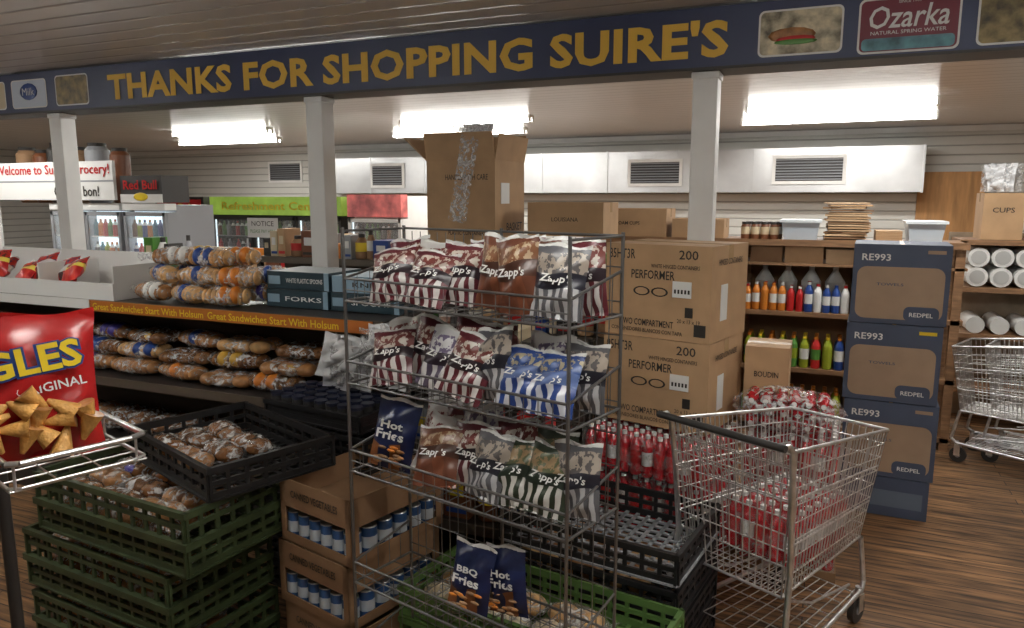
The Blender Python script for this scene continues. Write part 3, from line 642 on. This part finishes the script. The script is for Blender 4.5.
# ------------------------------------------------------------ canned goods cartons
canb=mat('can_label_blue',(.03,.09,.24),.3); canw=mat('can_label_white',(.50,.55,.6),.3); met=mat('can_metal',(.6,.6,.6),.3,.9)
def cancase(z,h=.265,off=0):
    b=MB('canned_goods_case'); w,d=.42,.50; m=carton2
    b.box(-w,0,0,d,z,z+.006,m)
    for q in ((-w,0,0,.005),(-w,0,d-.005,d),(-w,-w+.005,0,d),(-.005,0,0,d)):
        b.box(*q,z,z+.04,m); b.box(*q,z+h-.115,z+h,m)
    b.box(-w+.005,-.005,.005,d-.005,z+h-.118,z+h-.112,m)
    for q in ((-w,-w+.03,0,.005),(-.03,0,0,.005),(-w,-w+.005,0,.04),(-.005,0,0,.04),(-.005,0,d-.04,d)): b.box(*q,z,z+h,m)
    b.text("CANNED VEGETABLES",.28,.03,ink,T(-.21,-.002,z+h-.055)@FRONT,bold=.01)
    for i in range(6):
        for j in range(6):
            b.lathe(-w+.040+i*.068,.042+j*.08,z+.008,[(.032,0),(.034,.004),(.034,.03),(.034,.075),(.034,.11),(.032,.114),(.0,.112)],[met,canb,canw,canb,met,met],10)
    b.done((-1.55+off,2.13,0),-14)
for z,o_ in ((.0,0),(.267,-.02),(.534,.0)): cancase(z,.264,o_)
b=tray('jar_tray',-.60,0,0,.31,.87,.08,blackp)
for i in range(8):
    for j in range(4): b.lathe(-.56+i*.072,.04+j*.075,.88,[(.03,0),(.03,.085),(.031,.086),(.031,.1),(0,.1)],[dark,dark,mat('navy_lid',(.018,.022,.045),.3)],10)
b.done((-1.83,2.61,0),-8)
b=MB('plastic_shopping_bags')
for k in range(20): b.bag(R.uniform(.13,.2),R.uniform(.18,.26),.10,wrapf if k%3==0 else poly,T(-2.08+R.uniform(-.15,.58),2.88+R.uniform(-.04,.04),1.0+R.uniform(-.07,.10))@RZ(R.uniform(-40,40))@RX(90+R.uniform(-25,25))@RY(R.uniform(-20,20)),crease=.028)
b.done()
# ------------------------------------------------------------ back wood shelf
b=MB('wooden_storage_shelf')
for z in (.10,.55,1.0,1.385,1.56): b.box(-1.95,.95,6.2,6.75,z-.035 if z!=1.385 else z-.02,z,wood)
b.box(-1.95,.95,6.18,6.2,1.52,1.57,wood)
for x in (-1.95,-1.2,-.62,.24,.9): b.box(x-.03,x+.03,6.2,6.27,0,1.53,wood); b.box(x-.03,x+.03,6.68,6.75,0,1.53,wood)
b.box(-1.95,.95,6.75,6.77,0,1.5,carton2)
b.done()
b=MB('juice_bottles')
SEQ=[orange]*5+[red,red,blue,paper,blue,blue,paper,blue]
for i in range(12):
    x=-.57+i*.066
    c=SEQ[i]; s_=R.uniform(.92,1.15)
    for yy in (6.25,6.33): bottle(b,x,yy,1.0,c,paper if (c is blue or R.random()<.3) else c,R.choice([paper,red,c]),s_,8)
for i in range(4): b.lathe(-.46+i*.18,6.50,1.0,[(.07,0),(.075,.02),(.075,.22),(.02,.31),(.022,.34)],[mat('milk_jug',(.70,.71,.69),.35)],10)
b.done()
b=MB('sports_drink_bottles')
for i in range(9):
    for j in range(3):
        c=(lime,lime,orange,lime,green,lime,red,lime,blue)[i]
        bottle(b,-.54+i*.085,6.25+j*.085,.55,c,(green,lime,paper)[i%3],(orange,ylw)[i%2],1.2,8); bottle(b,-.54+i*.085,6.25+j*.085,.10,lime,lime if i%3 else green,orange,1.25,8)
b.done()
for x0,x1,h,m in ((-.56,-.32,.125,carton2),(-.30,-.02,.13,carton),(.0,.2,.11,carton_in)): cartonbox('cardboard_box',x0,x1,6.24,6.5,1.387,1.387+h,m).done()
cartonbox('cardboard_box',-1.9,-1.25,6.25,6.65,1.56,1.80,carton,[("FOAM CUPS",.2,.03,0,0)]).done()
cartonbox('cardboard_box',-1.2,-.78,6.25,6.6,1.56,1.72,carton).done()
b=MB('glass_jars')
for i in range(4):
    b.lathe(-.62+i*.075,6.35,1.56,[(.033,0),(.036,.01),(.036,.04),(.036,.10),(.028,.12),(.030,.122),(.030,.14),(0,.14)],[brown,brown,cream,brown,dark,dark],12)
    b.lathe(-.60+i*.075,6.45,1.56,[(.033,0),(.036,.01),(.036,.04),(.036,.10),(.028,.12),(.030,.122),(.030,.14),(0,.14)],[brown,carton2,paper,brown,dark,dark],12)
b.done()
for x0,x1 in ((-.34,-.06),(.55,.80)):
    b=MB('plastic_storage_tub'); tub=mat('translucent_tub',(.50,.58,.66),.3)
    vs=[(x0+.02,6.3,1.56),(x1-.02,6.3,1.56),(x1-.02,6.6,1.56),(x0+.02,6.6,1.56),(x0,6.28,1.70),(x1,6.28,1.70),(x1,6.62,1.70),(x0,6.62,1.70)]
    b.add(vs,[(0,1,5,4),(1,2,6,5),(2,3,7,6),(3,0,4,7),(3,2,1,0)],tub); b.box(x0-.015,x1+.015,6.265,6.635,1.70,1.72,mat('tub_lid',(.65,.70,.74),.35)); b.done()
b=MB('flattened_cardboard_stack')
for k in range(16): b.box(-.15,.15,-.16,.16,0,R.uniform(.007,.015),R.choice([carton_in,carton,carton2]),M=T(.135+R.uniform(-.02,.02),6.45,1.561+k*.019)@RZ(R.uniform(-7,7)))
b.done()
b=MB('flattened_cardboard_stack')
for k in range(7): b.box(.34,.52,6.3,6.6,1.561+k*.012,1.571+k*.012,carton)
b.done()
b=MB('wooden_storage_shelf')
for z in (.35,.80,1.18,1.56): b.box(.99,3.6,6.9,7.4,z-.04,z,wood)
for x in (1.0,1.9,2.8,3.58): b.box(x-.035,x+.035,6.9,6.97,0,1.55,wood)
b.box(.97,3.6,7.4,7.42,0,1.6,mat('back_board',(.33,.27,.20),.7,noise=.2)); b.done()
b=MB('foam_plate_sleeves'); foam=mat('foam_white',(.70,.70,.68),.5)
for r_,zz in ((0,1.262),(1,1.42)):
    for i in range(10): b.cyl((1.13+i*.165,6.93,zz),(1.13+i*.165,7.3,zz),.078,foam,16); b.cyl((1.13+i*.165,6.925,zz),(1.13+i*.165,6.93,zz),.055,mat('foam_shade',(.45,.45,.44),.5),14)
for i in range(8): b.cyl((1.15+i*.17,6.93,.87),(1.15+i*.17,7.3,.87),.068,foam,16)
b.done()
cartonbox('cardboard_box',1.13,1.41,6.95,7.3,1.562,1.93,carton,[("CUPS",.15,.04,0,.05)]).done()
cartonbox('cardboard_box',1.5,2.4,6.95,7.3,1.562,1.85,carton).done()
b=MB('plastic_shopping_bags'); 
for k in range(8): b.bag(.18,.22,.12,(poly,wrapf)[k%2],T(1.28+R.uniform(-.08,.08),7.12+R.uniform(-.06,.06),1.94)@RZ(R.uniform(-60,60))@RX(90+R.uniform(-25,25)),crease=.03)
b.done()
# ------------------------------------------------------------ blue boxes
bb=mat('blue_box_board',(.060,.078,.125),.6,noise=.1,nscale=4); bt=mat('blue_box_tan',(.34,.235,.155),.65,noise=.08)
for k,(z0,z1,dx) in enumerate(((.0,.24,.0),(.245,.70,.015),(.705,1.165,.0),(1.17,1.63,.01))):
    b=MB('paper_goods_box'); b.box(0,.50,0,.42,z0,z1,bb)
    if k:
        h=z1-z0
        b.rrect(.45,h*.66,.05,bt,T(.25,-.002,z0+h*.39)@FRONT); b.text("RE993",.15,.04,paper,T(.12,-.004,z1-.075)@FRONT,bold=.015); b.text("REDPEL",.12,.024,paper,T(.37,-.004,z0+h*.13)@FRONT,bold=.01)
        b.rrect(.18,h*.18,.03,bb,T(.37,-.003,z0+h*.14)@FRONT); b.text("TOWELS",.14,.016,bb,T(.2,-.003,z0+h*.5)@FRONT,bold=.01)
        b.box(.38,.47,-.003,-.001,z1-.05,z1-.03,ylw if k==2 else bt)
        b.box(.24,.26,0,.42,z1,z1+.001,tape)
    else: b.box(.03,.47,-.002,0,.06,.16,mat('slate',(.12,.15,.20),.6))
    b.done((.14+dx,4.78,0),-3)
# ------------------------------------------------------------ camera / world
cam=bpy.data.cameras.new('cam'); co=bpy.data.objects.new('camera',cam); bpy.context.scene.collection.objects.link(co)
cam.sensor_width=36; cam.lens=36*740/1024; co.location=(0,0,1.9); co.rotation_euler=(rad(90-9),0,rad(23)); cam.clip_end=60
bpy.context.scene.camera=co
w=bpy.data.worlds.new('world'); w.use_nodes=True; w.node_tree.nodes['Background'].inputs[0].default_value=(.5,.52,.55,1); w.node_tree.nodes['Background'].inputs[1].default_value=.3
bpy.context.scene.world=w
bpy.context.scene.view_settings.view_transform='Standard'
bpy.context.scene.view_settings.look='None'
